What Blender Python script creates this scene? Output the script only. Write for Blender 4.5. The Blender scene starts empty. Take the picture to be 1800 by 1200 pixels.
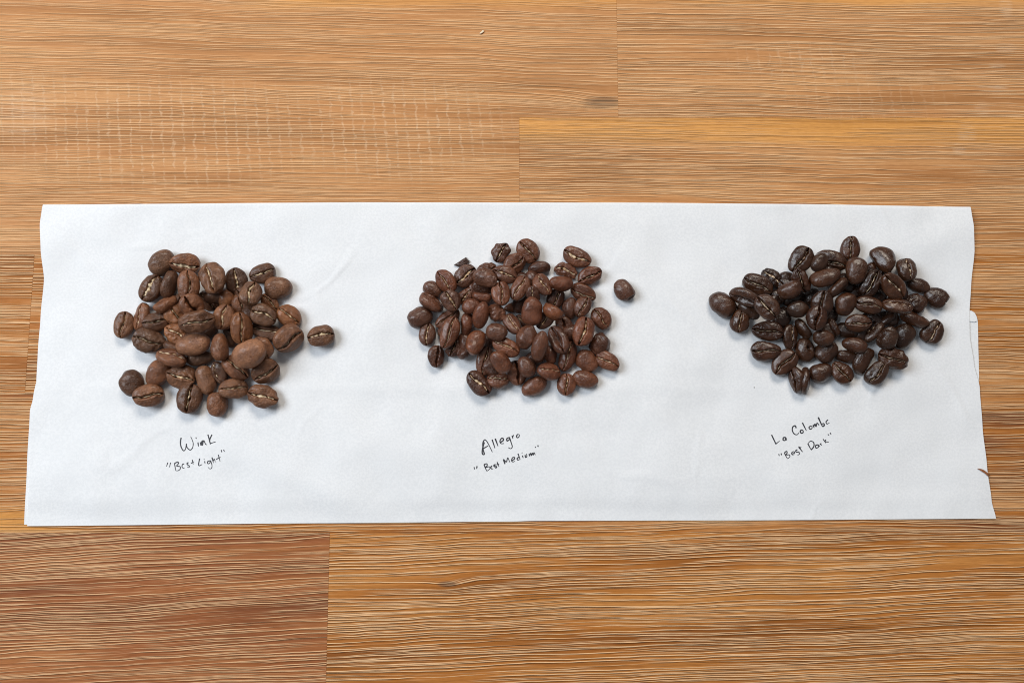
import bpy, math, random
import numpy as np
from mathutils import Matrix, Vector, Quaternion

S = bpy.context.scene
COL = S.collection
R = math.radians

# ------------------------------------------------------------------ camera
F_PX = 1500.0                 # focal length in pixels of the 1800 wide photograph
DIST = 0.315                  # metres from lens to table centre
TILT = R(6.9)
cam_d = bpy.data.cameras.new('camera')
cam_d.sensor_width = 36.0
cam_d.lens = 36.0 * F_PX / 1800.0
cam_d.clip_start = 0.01
cam_d.clip_end = 50
cam = bpy.data.objects.new('camera', cam_d)
COL.objects.link(cam)
CAM = np.array([0.0, -math.sin(TILT) * DIST, math.cos(TILT) * DIST])
cam.location = CAM
cam.rotation_euler = (TILT, 0, 0)
S.camera = cam
_RC = np.array(Matrix.Rotation(TILT, 3, 'X'))

def P(px, py, z=0.0):
    """point of the scene at height z that lies on the sight line of a photograph pixel"""
    d = _RC @ np.array([(px - 900.0) / F_PX, (600.0 - py) / F_PX, -1.0])
    t = (z - CAM[2]) / d[2]
    return CAM + d * t

def mm_per_px(px, py, z=0.0):
    p = P(px, py, z)
    depth = -(_RC.T @ (p - CAM))[2]
    return depth / F_PX

# ------------------------------------------------------------------ world and lamps
W = bpy.data.worlds.new('World')
S.world = W
W.use_nodes = True
bg = W.node_tree.nodes['Background']
bg.inputs[0].default_value = (0.93, 0.96, 1.0, 1)
bg.inputs[1].default_value = 0.17

def area(name, loc, target, sx, sy, power, color):
    l = bpy.data.lights.new(name, 'AREA')
    l.shape = 'RECTANGLE'
    l.size = sx
    l.size_y = sy
    l.energy = power
    l.color = color
    o = bpy.data.objects.new(name, l)
    COL.objects.link(o)
    o.location = loc
    d = Vector(target) - Vector(loc)
    o.rotation_euler = d.to_track_quat('-Z', 'Y').to_euler()
    return o

area('window_light', (-0.88, 0.26, 0.98), (0, 0, 0), 0.60, 0.70, 14.6, (0.86, 0.93, 1.0))
area('room_light', (0.10, 0.92, 1.05), (0, 0, 0), 0.60, 0.40, 10.6, (1.0, 0.90, 0.78))

S.view_settings.view_transform = 'Standard'
S.view_settings.look = 'None'
S.view_settings.exposure = 0.0
S.view_settings.gamma = 1.0
S.render.engine = 'CYCLES'
S.cycles.use_denoising = True
S.cycles.max_bounces = 6
S.cycles.pixel_filter_type = 'BLACKMAN_HARRIS'
S.cycles.filter_width = 1.05

# ------------------------------------------------------------------ helpers
def tag(o, label=None, cat=None, group=None, kind=None):
    if label: o['label'] = label
    if cat: o['category'] = cat
    if group: o['group'] = group
    if kind: o['kind'] = kind
    return o

def mesh_obj(name, verts, faces, mat, parent=None, smooth=True):
    me = bpy.data.meshes.new(name)
    me.from_pydata([tuple(v) for v in verts], [], [tuple(f) for f in faces])
    if smooth:
        me.polygons.foreach_set('use_smooth', [True] * len(me.polygons))
    me.update()
    me.materials.append(mat)
    o = bpy.data.objects.new(name, me)
    COL.objects.link(o)
    if parent:
        o.parent = parent
    return o

class NT:
    def __init__(self, name):
        self.m = bpy.data.materials.new(name)
        self.m.use_nodes = True
        self.t = self.m.node_tree
        self.b = self.t.nodes['Principled BSDF']
    def n(self, typ, **kw):
        nd = self.t.nodes.new(typ)
        for k, v in kw.items():
            setattr(nd, k, v)
        return nd
    def put(self, sock, v):
        if isinstance(v, bpy.types.NodeSocket):
            self.t.links.new(v, sock)
        elif v is not None:
            sock.default_value = v
    def math(self, op, a, b=None, c=None, clamp=False):
        nd = self.n('ShaderNodeMath', operation=op, use_clamp=clamp)
        self.put(nd.inputs[0], a)
        if b is not None: self.put(nd.inputs[1], b)
        if c is not None: self.put(nd.inputs[2], c)
        return nd.outputs[0]
    def mix(self, f, a, b, blend='MIX'):
        nd = self.n('ShaderNodeMix', data_type='RGBA', blend_type=blend)
        self.put(nd.inputs['Factor'], f)
        self.put(nd.inputs[6], a)
        self.put(nd.inputs[7], b)
        return nd.outputs[2]
    def comb(self, x, y, z):
        nd = self.n('ShaderNodeCombineXYZ')
        for i, v in enumerate((x, y, z)): self.put(nd.inputs[i], v)
        return nd.outputs[0]
    def noise(self, vec, scale=1.0, detail=2.0, rough=0.5, dist=0.0, dim='3D'):
        nd = self.n('ShaderNodeTexNoise', noise_dimensions=dim)
        self.put(nd.inputs['Vector'], vec)
        nd.inputs['Scale'].default_value = scale
        nd.inputs['Detail'].default_value = detail
        nd.inputs['Roughness'].default_value = rough
        nd.inputs['Distortion'].default_value = dist
        return nd.outputs[0]
    def sstep(self, v, lo, hi, a=0.0, b=1.0):
        nd = self.n('ShaderNodeMapRange', interpolation_type='SMOOTHSTEP')
        self.put(nd.inputs['Value'], v)
        for i, x in ((1, lo), (2, hi), (3, a), (4, b)): nd.inputs[i].default_value = x
        return nd.outputs[0]
    def ramp(self, v, stops):
        nd = self.n('ShaderNodeValToRGB')
        e = nd.color_ramp.elements
        while len(e) < len(stops): e.new(0.5)
        for i, (p, c) in enumerate(stops):
            e[i].position = p
            e[i].color = (*c, 1)
        self.put(nd.inputs[0], v)
        return nd.outputs[0]
    def bump(self, h, dist, strength=1.0, normal=None):
        nd = self.n('ShaderNodeBump')
        nd.inputs['Strength'].default_value = strength
        nd.inputs['Distance'].default_value = dist
        self.put(nd.inputs['Height'], h)
        if normal is not None: self.put(nd.inputs['Normal'], normal)
        return nd.outputs[0]

# ------------------------------------------------------------------ wood
def wood(name, seed, slope, dark, mid, light, sap=None, sap_side=0, sapx=None, half=0.025, ridge=1.0, freq=1.0, knots=()):
    """brushed acacia: long ridges, paler colour on the ridges, saw marks across the grain"""
    m = NT(name)
    tc = m.n('ShaderNodeTexCoord')
    sep = m.n('ShaderNodeSeparateXYZ')
    m.put(sep.inputs[0], tc.outputs['Object'])
    x = m.math('MULTIPLY', sep.outputs[0], 1000.0)          # millimetres along the board
    y = m.math('MULTIPLY', sep.outputs[1], 1000.0)
    y0 = y
    wv = m.noise(m.comb(m.math('MULTIPLY', x, 0.011), m.math('MULTIPLY', y, 0.028), seed), 1.0, 2.0)
    wv2 = m.noise(m.comb(m.math('MULTIPLY', x, 0.07), m.math('MULTIPLY', y, 0.09), seed + 9.0), 1.0, 2.0)
    y = m.math('ADD', y, m.math('MULTIPLY', m.math('SUBTRACT', wv, 0.5), 4.5))
    y = m.math('ADD', y, m.math('MULTIPLY', m.math('SUBTRACT', wv2, 0.5), 0.8))
    y = m.math('SUBTRACT', y, m.math('MULTIPLY', x, slope))
    for (kx, ky, kr, ks) in knots:                           # the grain bends round a knot
        dx = m.math('DIVIDE', m.math('SUBTRACT', x, kx), kr * 3.0)
        dy = m.math('DIVIDE', m.math('SUBTRACT', y0, ky), kr)
        g = m.math('EXPONENT', m.math('MULTIPLY', m.math('ADD', m.math('MULTIPLY', dx, dx), m.math('MULTIPLY', dy, dy)), -1.0))
        y = m.math('ADD', y, m.math('MULTIPLY', g, ks))
    lines = m.noise(m.comb(m.math('MULTIPLY', x, 0.011), m.math('MULTIPLY', y, 0.95 * freq), seed + 3.0), 1.0, 1.5, 0.55)
    fine = m.noise(m.comb(m.math('MULTIPLY', x, 0.035), m.math('MULTIPLY', y, 2.1 * freq), seed + 5.0), 1.0, 2.0, 0.6)
    fibre = m.noise(m.comb(m.math('MULTIPLY', x, 0.25), m.math('MULTIPLY', y, 5.0), seed + 7.0), 1.0, 2.0, 0.6)
    broad = m.noise(m.comb(m.math('MULTIPLY', x, 0.008), m.math('MULTIPLY', y, 0.085), seed + 11.0), 1.0, 3.0, 0.55)
    patch = m.noise(m.comb(m.math('MULTIPLY', x, 0.02), m.math('MULTIPLY', y, 0.03), seed + 13.0), 1.0, 2.0)
    zone = m.noise(m.comb(m.math('MULTIPLY', x, 0.010), m.math('MULTIPLY', y, 0.16), seed + 17.0), 1.0, 2.0)
    # raised grain: rows of long thin fibres, each wandering a little and broken here and there
    def rows(pitch, sd, w, on0, on1):
        q = m.math('DIVIDE', m.math('ADD', y, sd * 3.37), pitch)
        k = m.math('FLOOR', q)
        f = m.math('SUBTRACT', q, k)
        pos = m.noise(m.comb(m.math('MULTIPLY', x, 0.017), m.math('MULTIPLY', k, 5.71), seed + sd), 1.0, 1.5, 0.5)
        pos = m.math('ADD', 0.5, m.math('MULTIPLY', m.math('SUBTRACT', pos, 0.5), 2.6))
        on = m.noise(m.comb(m.math('MULTIPLY', x, 0.015), m.math('MULTIPLY', k, 9.13), seed + sd + 40.0), 1.0, 3.0, 0.6)
        on = m.sstep(m.math('ADD', on, m.math('MULTIPLY', m.math('SUBTRACT', zone, 0.5), 0.55)), on0, on1)
        d = m.math('MULTIPLY', m.math('SUBTRACT', f, pos), pitch)       # millimetres from the fibre
        wid = m.noise(m.comb(m.math('MULTIPLY', x, 0.12), m.math('MULTIPLY', k, 3.3), seed + sd + 80.0), 1.0, 1.0)
        d = m.math('DIVIDE', d, m.math('ADD', 0.55, m.math('MULTIPLY', wid, 0.9)))
        ln = m.math('MULTIPLY', m.sstep(m.math('ABSOLUTE', d), w * 0.35, w, 1.0, 0.0), on)
        gr = m.math('MULTIPLY', m.sstep(m.math('ABSOLUTE', m.math('ADD', d, w * 1.9)), w * 0.3, w * 1.3, 1.0, 0.0), on)
        return ln, gr
    crest, groove = rows(0.98, 0.3, 0.23, 0.39, 0.50)
    crest2, groove2 = rows(0.64, 6.1, 0.16, 0.45, 0.58)
    ridges = m.math('MAXIMUM', crest, m.math('MULTIPLY', crest2, 0.8))
    grooves = m.math('MAXIMUM', groove, m.math('MULTIPLY', groove2, 0.7))
    # saw marks, laid out over the table top
    geo = m.n('ShaderNodeNewGeometry')
    gs = m.n('ShaderNodeSeparateXYZ')
    m.put(gs.inputs[0], geo.outputs['Position'])
    X = m.math('MULTIPLY', gs.outputs[0], 1000.0)
    Y = m.math('MULTIPLY', gs.outputs[1], 1000.0)
    wob = m.noise(m.comb(m.math('MULTIPLY', X, 0.25), m.math('MULTIPLY', Y, 0.35), 2.0), 1.0, 2.0)
    ph = m.math('FRACT', m.math('DIVIDE', m.math('ADD', m.math('ADD', X, m.math('MULTIPLY', Y, 0.10)), m.math('MULTIPLY', wob, 3.2)), 4.05))
    tick = m.sstep(m.math('ABSOLUTE', m.math('SUBTRACT', ph, 0.5)), 0.03, 0.17, 1.0, 0.0)
    gaps = m.sstep(m.noise(m.comb(m.math('MULTIPLY', X, 0.23), m.math('MULTIPLY', Y, 0.62), 6.0), 1.0, 3.0, 0.65), 0.36, 0.66)
    mask = None
    for (cx, cy, rx, ry, a) in ((300, 235, 360, 125, 1.0), (700, 225, 240, 115, 1.0), (60, 190, 130, 90, 0.7), (1400, 110, 160, 45, 0.55), (1520, 170, 200, 60, 0.35)):
        c = P(cx, cy)
        dx = m.math('DIVIDE', m.math('SUBTRACT', X, c[0] * 1000), rx * 0.21)
        dy = m.math('DIVIDE', m.math('SUBTRACT', Y, c[1] * 1000), ry * 0.21)
        q = m.math('ADD', m.math('MULTIPLY', dx, dx), m.math('MULTIPLY', dy, dy))
        g = m.sstep(q, 0.05, 1.1, a, 0.0)
        mask = g if mask is None else m.math('MAXIMUM', mask, g)
    saw = m.math('MULTIPLY', m.math('MULTIPLY', tick, gaps), mask)
    # colour
    col = m.ramp(broad, ((0.33, tuple(q * 0.84 for q in dark)), (0.49, mid), (0.65, light)))
    if sap is not None:
        edge = m.math('MULTIPLY', m.math('ADD', y0, m.math('MULTIPLY', m.math('SUBTRACT', wv, 0.5), 9.0)), float(sap_side))
        sp = m.sstep(edge, half * 1000 - 13.0, half * 1000 - 6.0)
        if sapx:
            sp = m.math('MULTIPLY', sp, m.math('MULTIPLY', m.sstep(X, sapx[0] - 25, sapx[0] + 5), m.sstep(X, sapx[1] - 5, sapx[1] + 25, 1.0, 0.0)))
        col = m.mix(m.math('MULTIPLY', sp, 0.68), col, (*sap, 1))
        ridges = m.math('MULTIPLY', ridges, m.math('SUBTRACT', 1.0, m.math('MULTIPLY', sp, 0.55)))
    col = m.mix(m.sstep(fibre, 0.35, 0.7, 0.0, 0.35), col, (dark[0] * 0.7, dark[1] * 0.62, dark[2] * 0.55, 1))
    valley = m.math('MAXIMUM', m.sstep(lines, 0.32, 0.46, 0.35, 0.0), m.math('MULTIPLY', m.math('MULTIPLY', grooves, ridge), 0.38))  # shade below each raised fibre is painted into the groove colour
    col = m.mix(valley, col, (dark[0] * 0.62, dark[1] * 0.55, dark[2] * 0.5, 1))
    ridge_tint = m.math('MULTIPLY', ridges, m.sstep(fibre, 0.25, 0.6, 0.50, 0.85))
    col = m.mix(m.math('MULTIPLY', ridge_tint, ridge), col, (0.95, 0.61, 0.335, 1))
    col = m.mix(m.math('MULTIPLY', saw, 0.36), col, (0.86, 0.62, 0.40, 1))
    pale_patch = None                                             # pale rubbed places near the right end, one paler patch far left
    for (cx, cy, rx, ry) in ((1768, 12, 14, 26), (1768, 85, 22, 12), (1752, 115, 18, 9), (1726, 190, 16, 16), (1700, 235, 20, 22), (1686, 262, 14, 14), (1745, 155, 30, 12), (40, 200, 60, 60)):
        c = P(cx, cy)
        dx = m.math('DIVIDE', m.math('SUBTRACT', X, c[0] * 1000), rx * 0.21)
        dy = m.math('DIVIDE', m.math('SUBTRACT', Y, c[1] * 1000), ry * 0.21)
        g = m.sstep(m.math('ADD', m.math('MULTIPLY', dx, dx), m.math('MULTIPLY', dy, dy)), 0.0, 1.2, 1.0, 0.0)
        pale_patch = g if pale_patch is None else m.math('MAXIMUM', pale_patch, g)
    pale_patch = m.math('MULTIPLY', pale_patch, m.math('MULTIPLY', m.sstep(fine, 0.44, 0.60), m.sstep(fibre, 0.38, 0.62, 0.10, 0.50)))
    col = m.mix(pale_patch, col, (0.80, 0.62, 0.44, 1))
    for (kx, ky, kr, ks) in knots:
        dx = m.math('DIVIDE', m.math('SUBTRACT', x, kx), kr * 1.6)
        dy = m.math('DIVIDE', m.math('SUBTRACT', y0, ky), kr * 0.45)
        q = m.math('ADD', m.math('MULTIPLY', dx, dx), m.math('MULTIPLY', dy, dy))
        k = m.math('MULTIPLY', m.sstep(q, 0.1, 1.3, 0.68, 0.0), m.sstep(fine, 0.35, 0.6, 0.5, 1.0))
        col = m.mix(k, col, (0.10, 0.065, 0.045, 1))
    m.put(m.b.inputs['Base Color'], col)
    h = m.math('ADD', m.math('MULTIPLY', lines, 0.7), m.math('MULTIPLY', fine, 0.30))
    h = m.math('ADD', h, m.math('MULTIPLY', m.math('SUBTRACT', ridges, m.math('MULTIPLY', grooves, 0.8)), 0.45))
    h = m.math('ADD', h, m.math('MULTIPLY', fibre, 0.12))
    h = m.math('SUBTRACT', h, m.math('MULTIPLY', saw, 0.25))
    m.put(m.b.inputs['Normal'], m.bump(h, 0.00037 * ridge, 1.0))
    m.put(m.b.inputs['Roughness'], m.sstep(fibre, 0.3, 0.7, 0.48, 0.62))
    m.b.inputs['Specular IOR Level'].default_value = 0.17
    return m.m

top = bpy.data.objects.new('tabletop', None)
COL.objects.link(top)
tag(top, 'brushed brown wooden tabletop of glued boards with pale ridged grain', None, None, 'structure')
_core = NT('wood_core')
_core.b.inputs['Base Color'].default_value = (0.09, 0.05, 0.025, 1)
_core.b.inputs['Roughness'].default_value = 0.8
THICK = 0.028

def plank(x0, x1, y0, y1, mat):
    """one glued board with eased edges; x0..y1 are scene metres"""
    g, c = 0.00001, 0.00007
    x0, x1, y0, y1 = x0 + g, x1 - g, y0 + g, y1 - g
    cx, cy = (x0 + x1) / 2, (y0 + y1) / 2
    hx, hy = (x1 - x0) / 2, (y1 - y0) / 2
    vs = []
    for (z, e) in ((0.0, c), (-c, 0.0), (-THICK, 0.0)):
        vs += [(-hx + e, -hy + e, z), (hx - e, -hy + e, z), (hx - e, hy - e, z), (-hx + e, hy - e, z)]
    fs = [(0, 1, 2, 3), (11, 10, 9, 8)]
    for r in (0, 4):
        for i in range(4):
            fs.append((r + i, r + 4 + i, r + 4 + (i + 1) % 4, r + (i + 1) % 4))
    o = mesh_obj('plank', vs, fs, mat, top, smooth=False)
    o.location = (cx, cy, 0)
    return o

def rowY(py): return P(900, py)[1]
def colX(px, py): return P(px, py)[0]
RB = [rowY(v) for v in (-270, -35, 207, 447, 690, 936, 1225, 1480)]
tanD, tanM, tanL = (0.46, 0.205, 0.072), (0.555, 0.262, 0.100), (0.63, 0.325, 0.135)
brD, brM, brL = (0.23, 0.072, 0.024), (0.335, 0.112, 0.036), (0.44, 0.172, 0.058)
orD, orM, orL = (0.32, 0.104, 0.018), (0.47, 0.174, 0.036), (0.57, 0.245, 0.065)
SAP = (0.80, 0.38, 0.09)
XL, XR = -0.36, 0.36
PL = [   # row, left joint px, right joint px, (material arguments)
    (0, None, None, dict(seed=2.0, slope=0.0, dark=tanD, mid=tanM, light=tanL)),
    (1, None, 1085, dict(seed=11.0, slope=-0.030, dark=tanD, mid=tanM, light=tanL, sap=SAP, sap_side=1, sapx=(P(500, 10)[0] * 1000, 400), ridge=0.72, knots=((None, 1060, 180, 5.5, 2.5),))),
    (1, 1085, None, dict(seed=23.0, slope=-0.012, dark=tanD, mid=tanM, light=tanL, sap=SAP, sap_side=1, ridge=0.95)),
    (2, None, 913, dict(seed=31.0, slope=0.0, dark=tanD, mid=tanM, light=tanL, ridge=0.72)),
    (2, 913, None, dict(seed=43.0, slope=-0.010, dark=tuple(0.5 * (a + b) for a, b in zip(orD, tanD)), mid=tanM, light=tanL, sap=SAP, sap_side=1, ridge=0.95)),
    (3, None, 53, dict(seed=53.0, slope=0.0, dark=orD, mid=orM, light=tanL, ridge=1.1)),
    (3, 53, None, dict(seed=61.0, slope=0.0, dark=orD, mid=orM, light=tanL, ridge=1.1)),
    (4, None, None, dict(seed=71.0, slope=0.008, dark=brD, mid=orM, light=tanL, sap=SAP, sap_side=-1, sapx=(-400, P(60, 930)[0] * 1000), ridge=1.0)),
    (5, None, 577, dict(seed=97.0, slope=0.055, dark=brD, mid=brM, light=brL, ridge=0.95, freq=0.8)),
    (5, 577, None, dict(seed=101.0, slope=0.035, dark=orD, mid=orM, light=orL, ridge=1.2, freq=0.9, knots=((None, 787, 1026, 2.6, 1.2),))),
    (6, None, None, dict(seed=113.0, slope=0.03, dark=orD, mid=orM, light=orL)),
]
for i, (row, jl, jr, kw) in enumerate(PL):
    y1, y0 = RB[row], RB[row + 1]
    pym = (-270, -35, 207, 447, 690, 936, 1225, 1480)[row] + 110
    x0 = XL if jl is None else colX(jl, pym)
    x1 = XR if jr is None else colX(jr, pym)
    kn = []
    for k in kw.get('knots', ()):
        p = P(k[1], k[2])
        kn.append(((p[0] - (x0 + x1) / 2) * 1000, (p[1] - (y0 + y1) / 2) * 1000, k[3], k[4]))
    kw = dict(kw, knots=tuple(kn), half=(y1 - y0) / 2)
    plank(x0, x1, y0, y1, wood('wood', **kw))

# ------------------------------------------------------------------ paper
def lerp_poly(pts, t):
    """value of an open polyline (t, value) with smooth interpolation"""
    ts = [p[0] for p in pts]
    for i in range(len(pts) - 1):
        if t <= ts[i + 1]:
            f = (t - ts[i]) / (ts[i + 1] - ts[i])
            f = max(0.0, f)
            f = f * 0.5 + (f * f * (3 - 2 * f)) * 0.5
            return pts[i][1] * (1 - f) + pts[i + 1][1] * f
    return pts[-1][1]

# edges of the upper layer in photograph pixels, by row
LEFT = [(358, 77), (364, 74), (395, 70), (440, 71.5), (490, 77.5), (555, 71.5), (620, 66.5), (670, 64), (700, 60), (722, 57.5), (815, 53), (922, 48)]
RIGHT = [(358, 1704), (368, 1707), (400, 1712), (440, 1713), (500, 1707), (550, 1704), (590, 1704.5), (640, 1712), (680, 1722), (750, 1727), (820, 1735), (880, 1743), (912, 1751)]
TOP = [(60, 362), (640, 358), (1100, 358.5), (1400, 361), (1710, 366)]
BOT = [(40, 924), (560, 919), (900, 916), (930, 915), (1300, 914), (1755, 911)]

rngp = np.random.default_rng(5)
_bumps = []
for _ in range(26):                              # shallow dents and buckles of the sheet
    cx, cy = rngp.uniform(60, 1740), rngp.uniform(380, 900)
    p = P(cx, cy)
    ang = rngp.uniform(-0.5, 0.5) + (math.pi / 2 if rngp.random() < 0.3 else 0)
    _bumps.append((p[0], p[1], math.cos(ang), math.sin(ang), rngp.uniform(0.020, 0.050), rngp.uniform(0.004, 0.011), rngp.uniform(-0.00045, 0.00070)))
_ytop, _ybot = P(900, 359)[1], P(900, 916)[1]
_ycr, _yfold = P(900, 878)[1], P(900, 683)[1]

def paper_z(x, y):
    x = np.asarray(x, float); y = np.asarray(y, float)
    z = 0.00085 + 0.00025 * np.sin(x * 21 + 1.0) * np.cos(y * 38 + x * 9) + 0.00012 * np.sin(x * 64 + y * 30)
    for (bx, by, c, s, la, lb, h) in _bumps:
        u = (x - bx) * c + (y - by) * s
        v = -(x - bx) * s + (y - by) * c
        z = z + h * np.exp(-(u / la) ** 2 - (v / lb) ** 2)
    d = np.clip((_ytop - y) / 0.016, 0, 4)
    z = z + 0.0008 * np.exp(-d * d)              # the sheet stands up towards its fold
    z = z + 0.00028 * np.exp(-np.abs(y - _yfold) / 0.0022) * (0.5 + 0.5 * np.sin(x * 13 + 2))
    e = np.clip((_ycr - y) / 0.0075, 0, 1.2)
    z = z - 0.00085 * e                           # and bends down beyond the crease near its lower edge
    return np.maximum(z, 0.00042)

mp = NT('white_paper')
tc = mp.n('ShaderNodeTexCoord').outputs['Object']
n1 = mp.noise(tc, 1300.0, 3.0, 0.6)
n2 = mp.noise(tc, 60.0, 3.0, 0.55)
n3 = mp.noise(tc, 2600.0, 2.0, 0.6)
c1 = mp.mix(mp.sstep(n1, 0.36, 0.64), (0.752, 0.768, 0.792, 1), (0.815, 0.828, 0.848, 1))
c1 = mp.mix(mp.sstep(n2, 0.35, 0.7, 0.0, 0.35), c1, (0.755, 0.775, 0.80, 1))
mp.put(mp.b.inputs['Base Color'], c1)
mp.b.inputs['Roughness'].default_value = 0.62
mp.b.inputs['Specular IOR Level'].default_value = 0.3
vz = mp.n('ShaderNodeTexVoronoi', feature='DISTANCE_TO_EDGE')
warp = mp.n('ShaderNodeVectorMath', operation='ADD')
mp.put(warp.inputs[0], tc)
nv = mp.n('ShaderNodeTexNoise'); nv.inputs['Scale'].default_value = 30.0
mp.put(nv.inputs['Vector'], tc)
sc_ = mp.n('ShaderNodeVectorMath', operation='SCALE'); sc_.inputs['Scale'].default_value = 0.018
mp.put(sc_.inputs[0], nv.outputs['Color'])
mp.put(warp.inputs[1], sc_.outputs[0])
mp.put(vz.inputs['Vector'], warp.outputs[0])
vz.inputs['Scale'].default_value = 21.0
crease = mp.math('MULTIPLY', mp.sstep(vz.outputs['Distance'], 0.0, 0.05, 1.0, 0.0), mp.sstep(mp.noise(tc, 26.0, 2.0), 0.48, 0.66))
soft = mp.noise(tc, 24.0, 2.0)
hh = mp.math('ADD', mp.math('ADD', mp.math('MULTIPLY', crease, 3.0), mp.math('MULTIPLY', soft, 55.0)), mp.math('MULTIPLY', n1, 0.5))
hh = mp.math('ADD', hh, mp.math('ADD', mp.math('MULTIPLY', n2, 1.6), mp.math('MULTIPLY', n3, 0.25)))
mp.put(mp.b.inputs['Normal'], mp.bump(hh, 0.00010, 0.55))
mp.b.inputs['Subsurface Weight'].default_value = 0.0

def thick_sheet(name, grid, mat, parent=None, th=0.00009):
    """grid[j][i] of points -> closed sheet with thickness"""
    g = np.array(grid)
    nj, ni, _ = g.shape
    du = np.gradient(g, axis=1); dv = np.gradient(g, axis=0)
    nrm = np.cross(du, dv)
    nrm /= np.linalg.norm(nrm, axis=2, keepdims=True) + 1e-12
    a = (g + nrm * th / 2).reshape(-1, 3)
    b = (g - nrm * th / 2).reshape(-1, 3)
    N = nj * ni
    fs = []
    for j in range(nj - 1):
        for i in range(ni - 1):
            p, q, r_, s_ = j * ni + i, j * ni + i + 1, (j + 1) * ni + i + 1, (j + 1) * ni + i
            fs.append((p, q, r_, s_))
            fs.append((N + s_, N + r_, N + q, N + p))
    rim = [i for i in range(ni)] + [j * ni + ni - 1 for j in range(1, nj)] + [(nj - 1) * ni + i for i in range(ni - 2, -1, -1)] + [j * ni for j in range(nj - 2, 0, -1)]
    for k in range(len(rim)):
        p, q = rim[k], rim[(k + 1) % len(rim)]
        m_, k2 = 2 * N, (k + 1) % len(rim)         # the rim has vertices of its own, so the fold stays crisp
        fs.append((m_ + k2, m_ + k, m_ + len(rim) + k, m_ + len(rim) + k2))
    return mesh_obj(name, np.vstack([a, b, a[rim], b[rim]]), fs, mat, parent)

NI, NJ = 200, 84
grid = []
for j in range(NJ + 1):                          # from the lower edge to the fold
    v = j / NJ
    v = 1 - (1 - v) ** 1.15
    rowp = []
    for i in range(NI + 1):
        u = i / NI
        yb = lerp_poly(BOT, 45 + u * 1705); yt = lerp_poly(TOP, 72 + u * 1636)
        py = yb + (yt - yb) * v
        px = lerp_poly(LEFT, py) * (1 - u) + lerp_poly(RIGHT, py) * u
        z = 0.001
        for _ in range(2):
            p = P(px, py, z)
            z = float(paper_z(p[0], p[1]))
        rowp.append((p[0], p[1], z))
    grid.append(rowp)
last = grid[-1]
RF = 0.00075                                     # the sheet rolls under along its far edge
for k in range(1, 7):
    a = math.pi * k / 6
    grid.append([(x, y + RF * 0.9 * math.sin(a), max(z - RF * (1 - math.cos(a)), 0.0003)) for (x, y, z) in last])
paper = thick_sheet('paper', grid, mp.m)
tag(paper, 'long folded sheet of white paper with wavy short edges lying flat on the wooden boards', 'paper')

# lower layer: shows at the lower left edge and as a folded tab at the right
UL = [(372, 82), (500, 84), (640, 70), (700, 58), (722, 52.5), (815, 47.5), (921, 42.5)]
UR = [(372, 1698), (500, 1700), (544, 1702), (549, 1713), (556, 1717), (566, 1719), (600, 1719.5), (640, 1720.5), (660, 1721), (690, 1720), (760, 1724), (909, 1744)]
g2 = []
for j in range(91):
    v = j / 90
    rowp = []
    for i in range(61):
        u = i / 60
        yb, yt = 921.5 + (909 - 921.5) * u, 372
        py = yb + (yt - yb) * v
        px = lerp_poly(UL, py) * (1 - u) + lerp_poly(UR, py) * u
        p = P(px, py, 0.0002)
        rowp.append((p[0], p[1], 0.00016))
    g2.append(rowp)
under = thick_sheet('lower_layer', g2, mp.m, paper)
tag(under, 'lower layer of the folded paper showing past the upper edge')
fl = []
for (qx, qy, qz) in ((1703.2, 545.5, .5), (1708, 546.2, .5), (1712.8, 549.2, .5), (1716.6, 556, .5), (1718.6, 564, .5), (1713, 565.5, .62), (1703.2, 564, .62)):
    fl.append(P(qx, qy, qz / 1000))
vs = [tuple(p) for p in fl] + [(p[0], p[1], p[2] - 0.0001) for p in fl]
n = len(fl)
fs = [tuple(range(n))[::-1], tuple(range(n, 2 * n))] + [(i, (i + 1) % n, n + (i + 1) % n, n + i) for i in range(n)]
mesh_obj('corner_tab', vs, fs, mp.m, paper, smooth=False)

# ------------------------------------------------------------------ handwriting
mi = NT('black_ink')
nz = mi.noise(mi.n('ShaderNodeTexCoord').outputs['Object'], 1500.0, 2.0)
mi.put(mi.b.inputs['Base Color'], mi.mix(nz, (0.012, 0.013, 0.018, 1), (0.045, 0.047, 0.06, 1)))
mi.b.inputs['Roughness'].default_value = 0.6

def catmull(pts, n=6):
    pts = [np.array(p, float) for p in pts]
    if len(pts) == 2:
        return [pts[0] + (pts[1] - pts[0]) * k / 4 for k in range(5)]
    ext = [2 * pts[0] - pts[1]] + pts + [2 * pts[-1] - pts[-2]]
    out = []
    for i in range(1, len(ext) - 2):
        p0, p1, p2, p3 = ext[i - 1:i + 3]
        for k in range(n):
            t = k / n
            out.append(0.5 * ((2 * p1) + (-p0 + p2) * t + (2 * p0 - 5 * p1 + 4 * p2 - p3) * t * t + (-p0 + 3 * p1 - 3 * p2 + p3) * t ** 3))
    out.append(pts[-1])
    return out

def surf(px, py, lift=0.0):
    z = 0.001
    for _ in range(2):
        p = P(px, py, z)
        z = float(paper_z(p[0], p[1])) + lift
    return np.array([p[0], p[1], z])

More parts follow.
